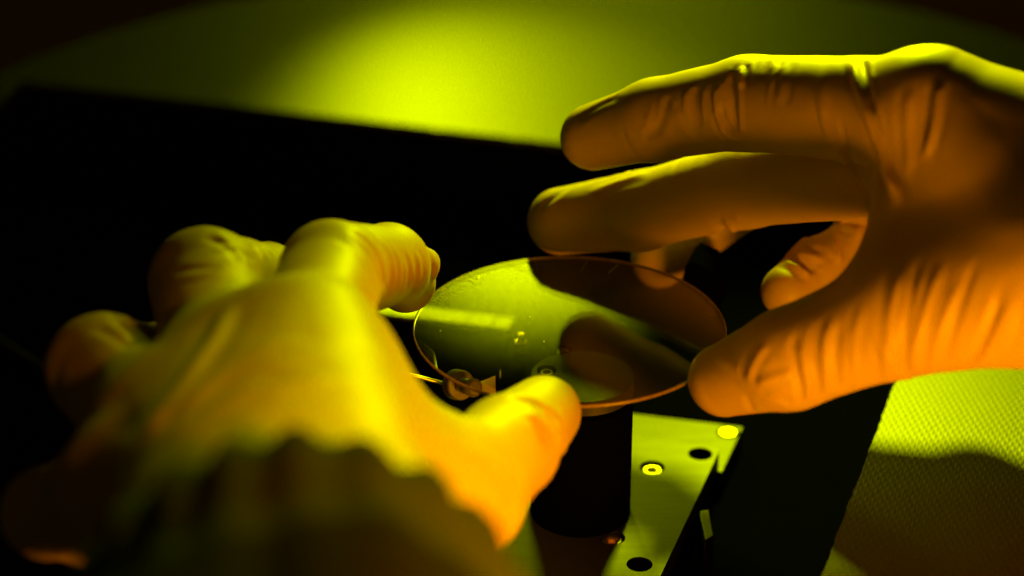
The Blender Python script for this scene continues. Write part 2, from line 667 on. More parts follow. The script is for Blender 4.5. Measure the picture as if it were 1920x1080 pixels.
# ------------------------------------------------------------------ wafer
RW, TW = 38.1, 0.8
WAFER_C = WAFER_C + np.array([0, 0, 1.4])
wafer = empty('wafer', WAFER_C)
tag(wafer, 'thin clear round wafer held between both gloved hands', 'wafer')
bm = bmesh.new()
lathe(bm, [(0, TW / 2), (RW - 0.35, TW / 2)], 192, Matrix.Translation(tuple(WAFER_C)))
adopt(bm_obj('top_face', bm, M_WAFER, smooth=False), wafer)
bm = bmesh.new()
lathe(bm, [(RW - 0.35, -TW / 2), (0, -TW / 2)], 192, Matrix.Translation(tuple(WAFER_C)))
adopt(bm_obj('bottom_face', bm, M_WAFER, smooth=False), wafer)
bm = bmesh.new()
lathe(bm, [(RW - 0.36, TW / 2), (RW - 0.1, TW / 2 - 0.08), (RW, TW / 2 - 0.22), (RW, -TW / 2 + 0.22), (RW - 0.1, -TW / 2 + 0.08), (RW - 0.36, -TW / 2)],
      192, Matrix.Translation(tuple(WAFER_C)))
adopt(bm_obj('edge', bm, M_EDGE, smooth=True), wafer)

ZT = WAFER_C[2] + TW / 2 + 0.02
STROKES = {'3': [[(0, .9), (.3, 1), (.6, .8), (.35, .55), (.65, .3), (.35, 0), (0, .12)]],
           '7': [[(0, 1), (.65, 1), (.3, 0)]],
           '2': [[(0, .85), (.3, 1), (.6, .75), (0, 0), (.65, 0)]],
           '1': [[(.15, .8), (.35, 1), (.35, 0)]],
           '5': [[(.6, 1), (.1, 1), (.05, .58), (.4, .6), (.6, .3), (.35, 0), (0, .1)]],
           '-': [[(.1, .5), (.5, .5)]],
           'R': [[(0, 0), (0, 1), (.45, .95), (.5, .65), (0, .5), (.55, 0)]]}
bm = bmesh.new()
ta, tb = on_z(824, 570, ZT), on_z(868, 541, ZT)
u = (tb - ta)
u[2] = 0
tl = np.linalg.norm(u)
u /= tl
v = np.array([-u[1], u[0], 0])
step = tl / 7.4
for i, ch in enumerate('372715-R'):
    for st in STROKES[ch]:
        pts = [ta + u * (i * step + x * step * 0.95) + v * (y * step * 2.0) for x, y in st]
        tube(bm, pts, 0.035, 5)
adopt(bm_obj('serial_number', bm, M_ETCH), wafer)

def inside(p, m=0.45):
    d = math.hypot(p[0], p[1])
    k = min(1.0, (RW - m) / d)
    return np.array([p[0] * k, p[1] * k, p[2]])


# chipped, cracked film along the far left rim: thin raised fracture lines
for k, (pts, r) in enumerate([
        ([(853, 524), (870, 526), (884, 527), (891, 522), (897, 523), (899, 517)], 0.10),
        ([(876, 514), (884, 519), (890, 523)], 0.10),
        ([(896, 509), (902, 516), (900, 520), (903, 527)], 0.06),
        ([(884, 528), (891, 534)], 0.05),
        ([(818, 545), (828, 545), (834, 541)], 0.10),
        ([(827, 540), (838, 541), (834, 544), (840, 548)], 0.06),
        ([(905, 512), (925, 505), (945, 499), (965, 502), (990, 513)], 0.05),
        ([(946, 493), (970, 499), (990, 507)], 0.05),
        ([(986, 490), (1001, 509)], 0.04), ([(1004, 492), (1010, 509)], 0.03),
        ([(1101, 490), (1090, 507)], 0.03), ([(1159, 496), (1141, 512)], 0.05),
        ([(938, 694), (938, 708)], 0.06)]):
    bm = bmesh.new()
    tube(bm, [inside(on_z(x, y, ZT)) for x, y in pts], r, 5)
    adopt(bm_obj('fracture_line', bm, M_CRACK), wafer)
for x, y in ((826, 620), (993, 594), (968, 522), (1020, 640)):
    bm = bmesh.new()
    p = on_z(x, y, ZT)
    bmesh.ops.create_icosphere(bm, subdivisions=1, radius=0.14, matrix=Matrix.Translation(tuple(p)))
    adopt(bm_obj('dust_speck', bm, M_CRACK), wafer)

# ------------------------------------------------------------------ metal bar of three blocks seen through the wafer
ZB = 40.0
barp = [on_z(655, 558, ZB), on_z(965, 595, ZB)]
bu = barp[1] - barp[0]
bl = np.linalg.norm(bu[:2])
bu = bu / bl
bd = on_z(951, 616, ZB) - barp[1]
bar = empty('gauge_bar', (barp[0][0], barp[0][1], Z_BASE))
tag(bar, 'flat grey metal bar of three butted blocks seen through the wafer', 'bar')
for f0, f1 in ((0.0, 0.745), (0.75, 0.90), (0.91, 1.0)):
    a, b = barp[0] + bu * bl * f0, barp[0] + bu * bl * f1
    bm = prism([(a + bd)[:2], (b + bd)[:2], b[:2], a[:2]], ZB - 1.2, ZB, 0.2)
    adopt(bm_obj('block', bm, M_BAR), bar)
bm = prism([(barp[0] + bd * 0.9)[:2], (barp[1] + bd * 0.9 - bu * 1.5)[:2], (barp[1] + bd * 0.1 - bu * 1.5)[:2], (barp[0] + bd * 0.1)[:2]], Z_BASE + 0.1, ZB - 1.3)
adopt(bm_obj('support', bm, M_BLACK), bar)

# ------------------------------------------------------------------ thumbscrew, needle, pin, clamp, cables
kz = 62.0
k0 = pix(862, 722, 578)
kd = Vector((pix(930, 728, 566) - pix(868, 716, 580)))
kd.normalize()
knob = empty('thumbscrew', (k0[0], k0[1], k0[2]))
tag(knob, 'bright turned metal thumbscrew below the near left rim of the wafer', 'thumbscrew')
mat = axis_matrix(k0, kd)
bm = bmesh.new()
lathe(bm, [(0, -2.6), (3.2, -2.6), (3.7, -2.2), (3.7, 0.6), (3.4, 0.9), (0, 0.9)], 40, mat)
adopt(bm_obj('knob_head', bm, M_KNOB, smooth=True, angle=30), knob)
bm = bmesh.new()
lathe(bm, [(1.5, 0.95), (1.9, 1.6), (1.9, 3.6), (1.4, 4.2), (1.2, 4.8), (2.1, 5.4), (2.3, 7.0), (1.6, 7.6), (0, 7.6)], 32, mat)
adopt(bm_obj('collar', bm, M_KNOB, smooth=True, angle=40), knob)
# triangular bracket end whose white colour stands in for a glint
e0 = pix(912, 722, 568)
bm = bmesh.new()
t3 = [on_z(899, 716, 70.5), on_z(929, 704, 70.0), on_z(929, 729, 69.0)]
dn = np.array([0, 1.5, -3.2])
vs = [bm.verts.new(tuple(p)) for p in t3] + [bm.verts.new(tuple(p + dn)) for p in t3]
bm.faces.new(vs[:3])
bm.faces.new(vs[3:][::-1])
for i in range(3):
    bm.faces.new((vs[i], vs[(i + 1) % 3], vs[3 + (i + 1) % 3], vs[3 + i]))
adopt(bm_obj('bracket_end', bm, simple('facet_glint', (0.8, 0.8, 0.72), 0.4, nscale=300, nvar=0.05)), knob)

bm = bmesh.new()
tube(bm, [pix(560, 655, 585), pix(745, 697, 582), pix(850, 723, 580)], 0.5, 10)
tag(bm_obj('needle', bm, M_STEEL, smooth=True), 'thin shiny metal needle running behind the left glove to the thumbscrew', 'needle')

pz = pix(976, 636, 612)
pin = empty('contact_pin', (pz[0], pz[1], pz[2]))
tag(pin, 'tiny brass pin seen through the middle of the wafer', 'pin')
bm = bmesh.new()
top = pix(977, 625, 610)
lathe(bm, [(0, 0), (0.85, 0), (1.0, -0.3), (1.0, -2.2), (1.5, -2.3), (1.5, -5), (0, -5)], 24, Matrix.Translation(tuple(top)))
adopt(bm_obj('pin_body', bm, M_BRASS, smooth=True, angle=30), pin)
bm = bmesh.new()
lathe(bm, [(1.6, -5.1), (1.6, -(top[2] - Z_BASE) + 0.2), (0, -(top[2] - Z_BASE) + 0.2)], 16, Matrix.Translation(tuple(top)))
adopt(bm_obj('pin_stem', bm, M_PLASTIC, smooth=True, angle=30), pin)

# black clamp with a chamfered corner behind the far right rim
c0 = pix(1305, 500, 622)
bm = bmesh.new()
outl = [(1285, 500), (1296, 490), (1330, 504), (1345, 530), (1345, 590), (1280, 590), (1280, 520)]
fr = [pix(x, y, 618) for x, y in outl]
bk = [p + np.array([3.0, 9.0, 1.0]) for p in fr]
A = [bm.verts.new(tuple(p)) for p in fr]
B = [bm.verts.new(tuple(p)) for p in bk]
bm.faces.new(A)
bm.faces.new(B[::-1])
for i in range(len(A)):
    j = (i + 1) % len(A)
    bm.faces.new((A[i], B[i], B[j], A[j]))
tag(bm_obj('clamp_block', bm, M_BLACK), 'small black chamfered clamp block behind the far right rim of the wafer', 'clamp')

bm = bmesh.new()
tube(bm, [on_z(-120, 560, Z_BASE + 2), on_z(0, 640, Z_BASE + 2), on_z(82, 690, Z_BASE + 2), on_z(180, 745, Z_BASE + 2)], 1.1, 8)
tag(bm_obj('cable', bm, simple('grey_cable', (0.03, 0.03, 0.025), 0.7, spec=0.1), smooth=True),
    'thin dim cable lying in the black recess at far left', 'cable')
e0, e1 = on_z(52, 138, Z_TOP), on_z(-30, 220, Z_TOP)
dv = np.array([3.0, 0, 0])
bm = prism([e0[:2], e1[:2], (e1 - dv)[:2], (e0 - dv)[:2]], Z_TOP - 1.9, Z_TOP + 1.2, 0.3)  # added strip stands in for the lit edge of the cut-out
tag(bm_obj('lit_rim_strip', bm, M_PLATE), 'pale strip standing in for the lit rim at the upper left corner of the black recess', 'strip')


# ------------------------------------------------------------------ gloved hands: implicit surface, meshed by surface nets
def sd_cone(P, a, b, ra, rb):
    ba = (b - a).astype(np.float32)
    pa = P - a.astype(np.float32)
    h = np.clip((pa @ ba) / float(ba @ ba), 0, 1)
    q = pa - h[:, None] * ba
    return np.sqrt(np.einsum('ij,ij->i', q, q)) - (ra + (rb - ra) * h)


def sd_tri(P, a, b, c, ra, rb, rc):
    """triangle slab with a rounded, varying thickness"""
    a, b, c = (x.astype(np.float32) for x in (a, b, c))
    e0, e1 = b - a, c - a
    d00, d01, d11 = e0 @ e0, e0 @ e1, e1 @ e1
    pa = P - a
    d20, d21 = pa @ e0, pa @ e1
    den = d00 * d11 - d01 * d01
    v_ = (d11 * d20 - d01 * d21) / den
    w_ = (d00 * d21 - d01 * d20) / den
    inside = (v_ >= 0) & (w_ >= 0) & (v_ + w_ <= 1)
    q = pa - v_[:, None] * e0 - w_[:, None] * e1
    di = np.sqrt(np.einsum('ij,ij->i', q, q)) - (ra + (rb - ra) * v_ + (rc - ra) * w_)
    ed = np.minimum(np.minimum(sd_cone(P, a, b, ra, rb), sd_cone(P, b, c, rb, rc)), sd_cone(P, c, a, rc, ra))
    return np.where(inside, np.minimum(di, ed), ed)


def smin(a, b, k):
    h = np.clip(0.5 + 0.5 * (b - a) / k, 0, 1)
    return b + (a - b) * h - k * h * (1 - h)


def hand_sdf(spec):
    """spec: dict palm=[(kind, ...)], fingers=[[(point, r), ...]]"""
    def f(P):
        P = P.astype(np.float32)
        palm = None
        for pr in spec['palm']:
            d = sd_cone(P, *pr[1:]) if pr[0] == 'c' else sd_tri(P, *pr[1:])
            palm = d if palm is None else smin(palm, d, spec['kp'])
        total = palm
        for ch, k in spec['fingers']:
            g = None
            for (a, ra), (b, rb) in zip(ch, ch[1:]):
                d = sd_cone(P, a, b, ra, rb)
                g = d if g is None else smin(g, d, 2.5)
            total = np.minimum(total, smin(palm, g, k))
        return total
    return f


def surface_nets(f, lo, hi, h):
    n = np.ceil((hi - lo) / h).astype(int) + 1
    ax = [lo[i] + h * np.arange(n[i]) for i in range(3)]
    F = np.empty(tuple(n), np.float32)
    yz = np.stack(np.meshgrid(ax[1], ax[2], indexing='ij'), -1).reshape(-1, 2)
    for i0 in range(0, n[0], 16):
        xs = ax[0][i0:i0 + 16]
        P = np.empty((len(xs), len(yz), 3), np.float32)
        P[:, :, 0] = xs[:, None]
        P[:, :, 1:] = yz[None]
        F[i0:i0 + 16] = f(P.reshape(-1, 3)).reshape(len(xs), n[1], n[2])
    S = F < 0
    cnt = np.zeros(tuple(n - 1), np.int8)
    for dx in (0, 1):
        for dy in (0, 1):
            for dz in (0, 1):
                cnt += S[dx:n[0] - 1 + dx, dy:n[1] - 1 + dy, dz:n[2] - 1 + dz]
    act = (cnt > 0) & (cnt < 8)
    I = np.argwhere(act)
    idx = -np.ones(tuple(n - 1), np.int64)
    idx[act] = np.arange(len(I))
    corners = [(a, b, c) for a in (0, 1) for b in (0, 1) for c in (0, 1)]
    acc = np.zeros((len(I), 3))
    num = np.zeros(len(I))
    for a in corners:
        for b in corners:
            if sum(abs(a[i] - b[i]) for i in range(3)) == 1 and a < b:
                fa = F[I[:, 0] + a[0], I[:, 1] + a[1], I[:, 2] + a[2]]
                fb = F[I[:, 0] + b[0], I[:, 1] + b[1], I[:, 2] + b[2]]
                m = (fa < 0) != (fb < 0)
                t = np.where(m, fa / np.where(m, fa - fb, 1), 0)
                pt = np.array(a)[None] + t[:, None] * (np.array(b) - np.array(a))[None]
                acc += np.where(m[:, None], pt, 0)
                num += m
    V = lo + h * (I + acc / num[:, None])
    Q = []
    for axn in range(3):
        sl0 = [slice(None)] * 3
        sl1 = [slice(None)] * 3
        sl0[axn] = slice(0, n[axn] - 1)
        sl1[axn] = slice(1, n[axn])
        ch = S[tuple(sl0)] != S[tuple(sl1)]
        E = np.argwhere(ch)
        o1, o2 = [i for i in range(3) if i != axn]
        E = E[(E[:, o1] > 0) & (E[:, o2] > 0) & (E[:, o1] < n[o1] - 1) & (E[:, o2] < n[o2] - 1)]
        u1 = np.zeros(3, int)
        u1[o1] = 1
        u2 = np.zeros(3, int)
        u2[o2] = 1
        c = [E - u1 - u2, E - u2, E, E - u1]
        q = np.stack([idx[x[:, 0], x[:, 1], x[:, 2]] for x in c], 1)
        ins = S[E[:, 0], E[:, 1], E[:, 2]]
        flip = ~ins if axn != 1 else ins
        q[flip] = q[flip][:, ::-1]
        Q.append(q)
    Q = np.concatenate(Q)
    Q = Q[(Q >= 0).all(1)]
    return V, Q


def grad(f, V, e=0.25):
    ks = np.array([[1, -1, -1], [-1, -1, 1], [-1, 1, -1], [1, 1, 1]], float)
    g = np.zeros_like(V)
    for k in ks:
        g += k[None] * f(V + k[None] * e)[:, None]
    return g / np.maximum(np.linalg.norm(g, axis=1, keepdims=True), 1e-9)


def project(f, V, it=2):
    for _ in range(it):
        g = grad(f, V)
        V = V - g * np.clip(f(V), -1.0, 1.0)[:, None] * 0.9
    return V


def polyline_dist(V, pts):
    """distance of every vertex to a polyline and the share of length passed"""
    pts = np.asarray(pts)
    seg = np.linalg.norm(np.diff(pts, axis=0), axis=1)
    cum = np.concatenate([[0], np.cumsum(seg)])
    best = np.full(len(V), 1e9)
    par = np.zeros(len(V))
    for i in range(len(pts) - 1):
        a, b = pts[i], pts[i + 1]
        ba = b - a
        h = np.clip(((V - a) @ ba) / max(ba @ ba, 1e-9), 0, 1)
        d = np.linalg.norm(V - a - h[:, None] * ba, axis=1)
        m = d < best
        best[m] = d[m]
        par[m] = (cum[i] + h[m] * seg[i]) / max(cum[-1], 1e-9)
    return best, par


def build_hand(name, spec, creases, rings, voxel, margin=6):
    f = hand_sdf(spec)
    pts = []
    for pr in spec['palm']:
        n = 2 if pr[0] == 'c' else 3
        for i in range(n):
            pts.append((pr[1 + i], pr[1 + n + i]))
    for ch, k in spec['fingers']:
        pts += ch
    lo = np.min([p - r for p, r in pts], axis=0) - margin
    hi = np.max([p + r for p, r in pts], axis=0) + margin
    V, Q = surface_nets(f, lo, hi, voxel)
    V = project(f, V)
    bvh = BVHTree.FromPolygons(V.tolist(), Q.tolist())
    me = bpy.data.meshes.new(name)
    me.from_pydata(V.tolist(), [], Q.tolist())
    me.update()
    ob = bpy.data.objects.new(name, me)
    C.objects.link(ob)
    md = ob.modifiers.new('sub', 'SUBSURF')
    md.levels = 1
    dg = bpy.context.evaluated_depsgraph_get()
    me2 = bpy.data.meshes.new_from_object(ob.evaluated_get(dg))
    ob.modifiers.clear()
    ob.data = me2
    bpy.data.meshes.remove(me)
    nv = len(me2.vertices)
    co = np.empty(nv * 3)
    me2.vertices.foreach_get('co', co)
    V = project(f, co.reshape(-1, 3), 1)
    G = grad(f, V)
    me2.vertices.foreach_set('co', V.ravel())
    me2.update()
    D = np.zeros(nv)
    # slack of the rubber
    nz = np.array([noise.noise(Vector(p) * 0.055) + 0.5 * noise.noise(Vector(p) * 0.13 + Vector((9, 3, 5))) for p in V])
    D += 0.3 * nz
    lines = []
    for c in creases:
        px_pts, amp, wid = c[0], c[1], c[2]
        # resample in the picture, then drop onto the skin
        pp = np.array(px_pts, float)
        seg = np.linalg.norm(np.diff(pp, axis=0), axis=1)
        cum = np.concatenate([[0], np.cumsum(seg)])
        s = np.linspace(0, cum[-1], max(4, int(cum[-1] / 14)))
        # smooth curve through the points
        xs = np.interp(s, cum, pp[:, 0])
        ys = np.interp(s, cum, pp[:, 1])
        for _ in range(2):
            xs[1:-1] = (xs[:-2] + 2 * xs[1:-1] + xs[2:]) / 4
            ys[1:-1] = (ys[:-2] + 2 * ys[1:-1] + ys[2:]) / 4
        out = []
        for x, y in zip(xs, ys):
            hit = bvh.ray_cast(Vector(CAM), Vector(ray(x, y)))
            if hit[0] is not None:
                out.append(np.array(hit[0]))
        if len(out) >= 2:
            lines.append((np.array(out), amp, wid))
    for (a, b, r, t, ang0, ang1, tilt, amp, wid) in rings:
        ax = (b - a) / np.linalg.norm(b - a)
        ref = np.cross(ax, CZ)
        ref /= np.linalg.norm(ref)
        ref2 = np.cross(ref, ax)
        out = []
        for th in np.linspace(ang0, ang1, 9):
            o_ = a + (b - a) * t + ax * (tilt * math.sin(th * 1.3 + t * 5))
            dr = ref * math.cos(th) + ref2 * math.sin(th)
            hit = bvh.ray_cast(Vector(o_ + dr * (r + 12)), Vector(-dr))
            if hit[0] is not None:
                out.append(np.array(hit[0]))
        if len(out) >= 3:
            lines.append((np.array(out), amp, wid))
    for pts_, amp, wid in lines:
        lo_, hi_ = pts_.min(0) - wid * 4, pts_.max(0) + wid * 4
        sel = np.where(((V > lo_) & (V < hi_)).all(1))[0]
        if len(sel) == 0:
            continue
        d, t = polyline_dist(V[sel], pts_)
        tap = np.clip(np.minimum(t, 1 - t) * 5, 0, 1)
        tap = tap * tap * (3 - 2 * tap)
        x = d / wid
        prof = np.exp(-x * x) - 0.35 * np.exp(-((x - 1.9) / 0.9) ** 2)
        D[sel] += amp * tap * prof
    V2 = V + G * D[:, None]
    me2.vertices.foreach_set('co', (V2 * MM).ravel())
    me2.update()
    me2.polygons.foreach_set('use_smooth', [True] * len(me2.polygons))
    me2.materials.clear()
    me2.materials.append(M_GLOVE)
    me2.update()
    return ob


def finger_rings(chain, joints, n, rnd, amp=0.26, wid=0.85):
    """short glove folds round the finger joints, facing outwards all about"""
    out = []
    for j in joints:
        (a, ra), (b, rb) = chain[j], chain[j + 1]
        (z, rz) = chain[j - 1] if j else chain[j]
        for i in range(n):
            if rnd.random() < 0.5 or j == 0:
                p, q_, r, t = a, b, (ra + rb) / 2, rnd.uniform(0.0, 0.45)
            else:
                p, q_, r, t = z, a, (ra + rz) / 2, rnd.uniform(0.6, 1.0)
            c = rnd.uniform(-math.pi, math.pi)
            w = rnd.uniform(0.5, 1.2)
            out.append((p, q_, r, t, c - w, c + w, rnd.uniform(-2, 2), amp * rnd.uniform(0.5, 1.2) * rnd.choice((1, 1, -1)), wid * rnd.uniform(0.7, 1.3)))
    return out


def cuff_sleeve(name, a, b, ra, rb, parent, n_ruffle=21, seed=3, length_rings=34):
    """elastic gathered sleeve end: a ruffled tube from a (opening) to b"""
    rnd = random.Random(seed)
    ax = Vector(b - a)
    L = ax.length
    q_ = ax.to_track_quat('Z', 'Y').to_matrix()
    verts, faces = [], []
    seg = 160
    ph = [rnd.uniform(0, 6.28) for _ in range(6)]
    for inner in (0, 1):
        for i in range(length_rings):
            t = i / (length_rings - 1)
            r0 = ra + (rb - ra) * (t ** 0.7)
            for k in range(seg):
                th = 2 * math.pi * k / seg
                ruff = math.sin(n_ruffle * th + ph[0] + 0.8 * math.sin(3 * th + ph[1])) * 1.5 * math.exp(-t * 5)
                fold = math.sin(5 * th + ph[2] + t * 7) * 2.2 * min(1, t * 3) + math.sin(9 * th + ph[3] - t * 9) * 1.2 * min(1, t * 4)
                hem = 1.3 * math.exp(-((t - 0.05) / 0.04) ** 2) - 1.6 * math.exp(-((t - 0.13) / 0.05) ** 2)
                rad = r0 + ruff + fold + hem - inner * 0.9
                ro = 0.8 * math.sin(7 * th + ph[4]) * math.exp(-t * 6)
                p = Vector((rad * math.cos(th), rad * math.sin(th), L * t + ro))
                verts.append(np.array(Vector(a) + q_ @ p))
    nr = length_rings
    cut = max(2, int(nr * 0.2))

    def strip(i0, i1, rim):
        fs = []
        o_ = nr * seg
        for i in range(i0, i1):
            for k in range(seg):
                k2 = (k + 1) % seg
                fs.append((i * seg + k, i * seg + k2, (i + 1) * seg + k2, (i + 1) * seg + k))
                fs.append((o_ + i * seg + k, o_ + (i + 1) * seg + k, o_ + (i + 1) * seg + k2, o_ + i * seg + k2))
        if rim:
            for k in range(seg):
                k2 = (k + 1) % seg
                fs.append((k, o_ + k, o_ + k2, k2))
        used = sorted({v_ for f_ in fs for v_ in f_})
        mp_ = {v_: n_ for n_, v_ in enumerate(used)}
        return [verts[v_] for v_ in used], [tuple(mp_[v_] for v_ in f_) for f_ in fs]
    vs, fs = strip(cut, nr - 1, False)
    sleeve = mesh_obj(name, vs, fs, M_SLEEVE, parent, smooth=True)
    vs, fs = strip(0, cut, True)
    mesh_obj('cuff', vs, fs, M_CUFF, sleeve, smooth=True)
    return sleeve


# ---- right hand (enters from the right, thumb nearest)
rnd = random.Random(11)
R = {}
ri = [(pix(1745, 215, 548), 13.5), (pix(1400, 193, 585), 11.3), (pix(1230, 225, 599), 10.0), (pix(1112, 258, 610), 8.4)]
rm = [(pix(1750, 300, 572), 13.0), (pix(1400, 345, 608), 10.8), (pix(1200, 395, 618), 9.9), (pix(1052, 414, 623), 8.75)]
rg = [(pix(1765, 345, 598), 12.2), (pix(1450, 335, 634), 9.0), (pix(1316, 419, 640), 8.4), (pix(1238, 486, 640), 7.6)]
rp = [(pix(1800, 500, 612), 11.0), (pix(1610, 466, 620), 8.4), (pix(1533, 503, 614), 7.8), (pix(1476, 545, 608), 6.7)]
rt = [(pix(1980, 510, 525), 18.0), (pix(1680, 592, 536), 13.0), (pix(1480, 675, 545), 11.4), (pix(1360, 712, 558), 8.7)]
wr = pix(2240, 470, 532)
wr2 = pix(2240, 450, 572)
fo = pix(2500, 500, 556)
palm = [('t', wr, ri[0][0], rm[0][0], 28.0, 13.0, 12.5),
        ('t', wr2, rm[0][0], rg[0][0], 22.0, 12.5, 12.0),
        ('t', wr2, rg[0][0], rp[0][0], 22.0, 12.0, 11.0),
        ('t', rt[0][0], rt[1][0], ri[0][0], 17.0, 10.0, 10.0),
        ('t', wr, rt[0][0], ri[0][0], 26.0, 16.0, 12.0),
        ('t', wr2, rt[0][0], rp[0][0], 20.0, 15.0, 10.0),
        ('c', wr, fo, 28.0, 30.0), ('c', wr2, fo, 26.0, 30.0)]
specR = dict(palm=palm, kp=9.0, fingers=[(ri, 5.0), (rm, 5.0), (rg, 4.0), (rp, 3.0), (rt, 9.0)])
creR = [
    ([(1603, 98), (1612, 160), (1632, 230), (1655, 300), (1690, 400)], 1.0, 1.3),
    ([(1616, 110), (1622, 170), (1640, 220)], -0.8, 0.9),
    ([(1532, 120), (1542, 200), (1566, 270), (1600, 330), (1640, 420)], 0.7, 1.3),
    ([(1545, 210), (1572, 280)], -0.5, 0.9),
    ([(1762, 150), (1755, 220), (1735, 300)], 0.7, 1.0),
    ([(1705, 160), (1702, 260), (1705, 340)], 0.4, 1.2),
    ([(1640, 180), (1660, 300), (1690, 380)], 0.4, 1.0),
    ([(1388, 125), (1392, 170)], 0.7, 1.0),
    ([(1372, 135), (1372, 210), (1378, 255)], -1.0, 1.2),
    ([(1345, 150), (1340, 200), (1355, 245), (1395, 270)], 0.7, 1.0),
    ([(1352, 195), (1358, 240), (1390, 265)], -0.9, 0.9),
    ([(1305, 160), (1298, 210), (1315, 245)], -0.7, 1.3),
    ([(1250, 180), (1245, 225), (1225, 250)], -0.5, 1.4),
    ([(1205, 262), (1240, 240)], -0.5, 1.2),
    ([(1270, 200), (1275, 240), (1310, 270)], 0.4, 1.2),
    ([(1080, 232), (1130, 195), (1165, 182)], -0.25, 1.1),
    ([(1450, 110), (1448, 170)], 0.3, 1.0), ([(1470, 120), (1462, 200)], 0.3, 1.2),
    # middle finger
    ([(1100, 365), (1160, 340), (1220, 325)], 0.3, 1.2),
    ([(1010, 395), (1040, 365), (1080, 345)], -0.35, 1.0),
    # ring and little finger
    ([(1340, 405), (1345, 425), (1372, 440)], -0.9, 1.2),
    ([(1360, 420), (1390, 405)], 0.5, 1.2),
    ([(1562, 425), (1565, 460), (1575, 500)], 0.8, 1.2),
    ([(1570, 430), (1600, 425), (1620, 445)], 0.6, 1.2),
    ([(1480, 470), (1520, 480), (1545, 490)], 0.7, 1.2),
    ([(1500, 490), (1530, 510)], -0.6, 1.0), ([(1470, 490), (1500, 505), (1520, 515)], 0.6, 1.1),
    # thumb and thenar folds
    ([(1690, 490), (1670, 590), (1662, 690), (1672, 715)], 0.54, 1.27),
    ([(1730, 470), (1700, 560), (1690, 650), (1695, 705)], -0.42, 1.19),
    ([(1770, 480), (1735, 580), (1715, 660), (1720, 705)], 0.48, 1.19),
    ([(1800, 520), (1765, 610), (1745, 700)], 0.42, 1.10),
    ([(1830, 480), (1800, 580), (1775, 660), (1770, 700)], -0.42, 1.27),
    ([(1880, 540), (1860, 610), (1820, 680), (1790, 705)], -0.54, 1.19),
    ([(1905, 520), (1885, 620), (1850, 690)], 0.42, 1.36),
    ([(1900, 660), (1850, 710)], 0.36, 1.36),
    ([(1620, 560), (1600, 640), (1605, 730)], 0.24, 1.19),
    ([(1560, 590), (1545, 660), (1555, 755)], 0.42, 1.02),
    ([(1575, 600), (1565, 680), (1575, 745)], -0.36, 0.94),
    ([(1530, 600), (1525, 660), (1538, 750)], -0.36, 0.94),
    ([(1500, 640), (1510, 690), (1520, 730), (1510, 770)], 0.48, 1.02),
    ([(1495, 620), (1480, 660), (1495, 720), (1515, 745)], -0.36, 1.02),
    ([(1440, 640), (1405, 690), (1400, 725)], 0.36, 1.10),
    ([(1415, 720), (1450, 710), (1490, 700)], 0.36, 1.02),
    ([(1420, 735), (1460, 745), (1490, 760)], -0.36, 1.02),
    ([(1340, 660), (1380, 690), (1400, 720)], 0.24, 1.36),
    ([(1400, 740), (1420, 790)], -0.30, 0.94),
]
# fine stretch creases running beside the main folds
for c_ in list(creR):
    pp, am, wd = c_
    for k in range(2):
        ox, oy = rnd.uniform(9, 22) * rnd.choice((-1, 1)), rnd.uniform(-12, 12)
        t0_, t1_ = rnd.uniform(0, 0.2), rnd.uniform(0.7, 1.0)
        q0, q1 = np.array(pp[0], float), np.array(pp[-1], float)
        mid_ = np.array(pp[len(pp) // 2], float)
        creR.append(([tuple(q0 + (mid_ - q0) * t0_ + (ox, oy)), tuple(mid_ + (ox, oy)), tuple(mid_ + (q1 - mid_) * t1_ + (ox * 0.6, oy))],
                     abs(am) * rnd.choice((0.3, -0.3)), 0.7))
ringsR = finger_rings(ri, (1, 2), 3, rnd, 0.2) + finger_rings(rm, (1, 2), 3, rnd, 0.15) + finger_rings(rg, (1, 2), 4, rnd) + finger_rings(rp, (1, 2), 6, rnd, 0.35) + finger_rings(rt, (1, 2), 3, rnd, 0.2)
hand_r = build_hand('gloved_hand', specR, creR, ringsR, 1.4)
tag(hand_r, 'pale gloved right hand reaching in from the right, amber lit thumb on the wafer rim', 'hand')
fd = (fo - wr) / np.linalg.norm(fo - wr)
sl = cuff_sleeve('sleeve', wr + fd * 25, fo + fd * 40, 33, 42, None, seed=5)
sl.parent = hand_r

# ---- left hand (enters from the lower left, back of the hand towards the camera)
li = [(pix(560, 700, 492), 13.5), (pix(622, 512, 535), 11.4), (pix(728, 497, 566), 9.4), (pix(762, 530, 578), 7.2)]
lm = [(pix(430, 740, 490), 13.5), (pix(386, 531, 535), 12.2), (pix(500, 540, 560), 10.0), (pix(560, 600, 572), 8.5)]
lr = [(pix(320, 840, 478), 13.0), (pix(193, 692, 520), 11.8), (pix(300, 690, 546), 9.6), (pix(360, 740, 556), 8.2)]
lp = [(pix(240, 930, 462), 12.0), (pix(88, 962, 496), 9.0), (pix(160, 990, 514), 8.0), (pix(225, 1010, 520), 7.0)]
lt = [(pix(700, 1000, 452), 16.0), (pix(850, 928, 490), 13.0), (pix(952, 838, 522), 11.0), (pix(1018, 774, 544), 8.6)]
lw1 = pix(480, 1130, 412)
lw2 = pix(680, 1130, 412)
lf = pix(600, 1600, 350)
palm = [('t', lw1, li[0][0], lm[0][0], 19.0, 13.0, 13.0),
        ('t', lw1, lm[0][0], lr[0][0], 19.0, 13.0, 12.5),
        ('t', lw1, lr[0][0], lp[0][0], 18.0, 12.5, 11.5),
        ('t', lw2, lw1, li[0][0], 18.0, 19.0, 13.0),
        ('t', lw2, lt[0][0], li[0][0], 18.0, 15.0, 12.0),
        ('t', lt[0][0], lt[1][0], li[0][0], 14.0, 10.0, 11.0),
        ('c', lw1, lf, 18.0, 23.0), ('c', lw2, lf, 18.0, 23.0)]
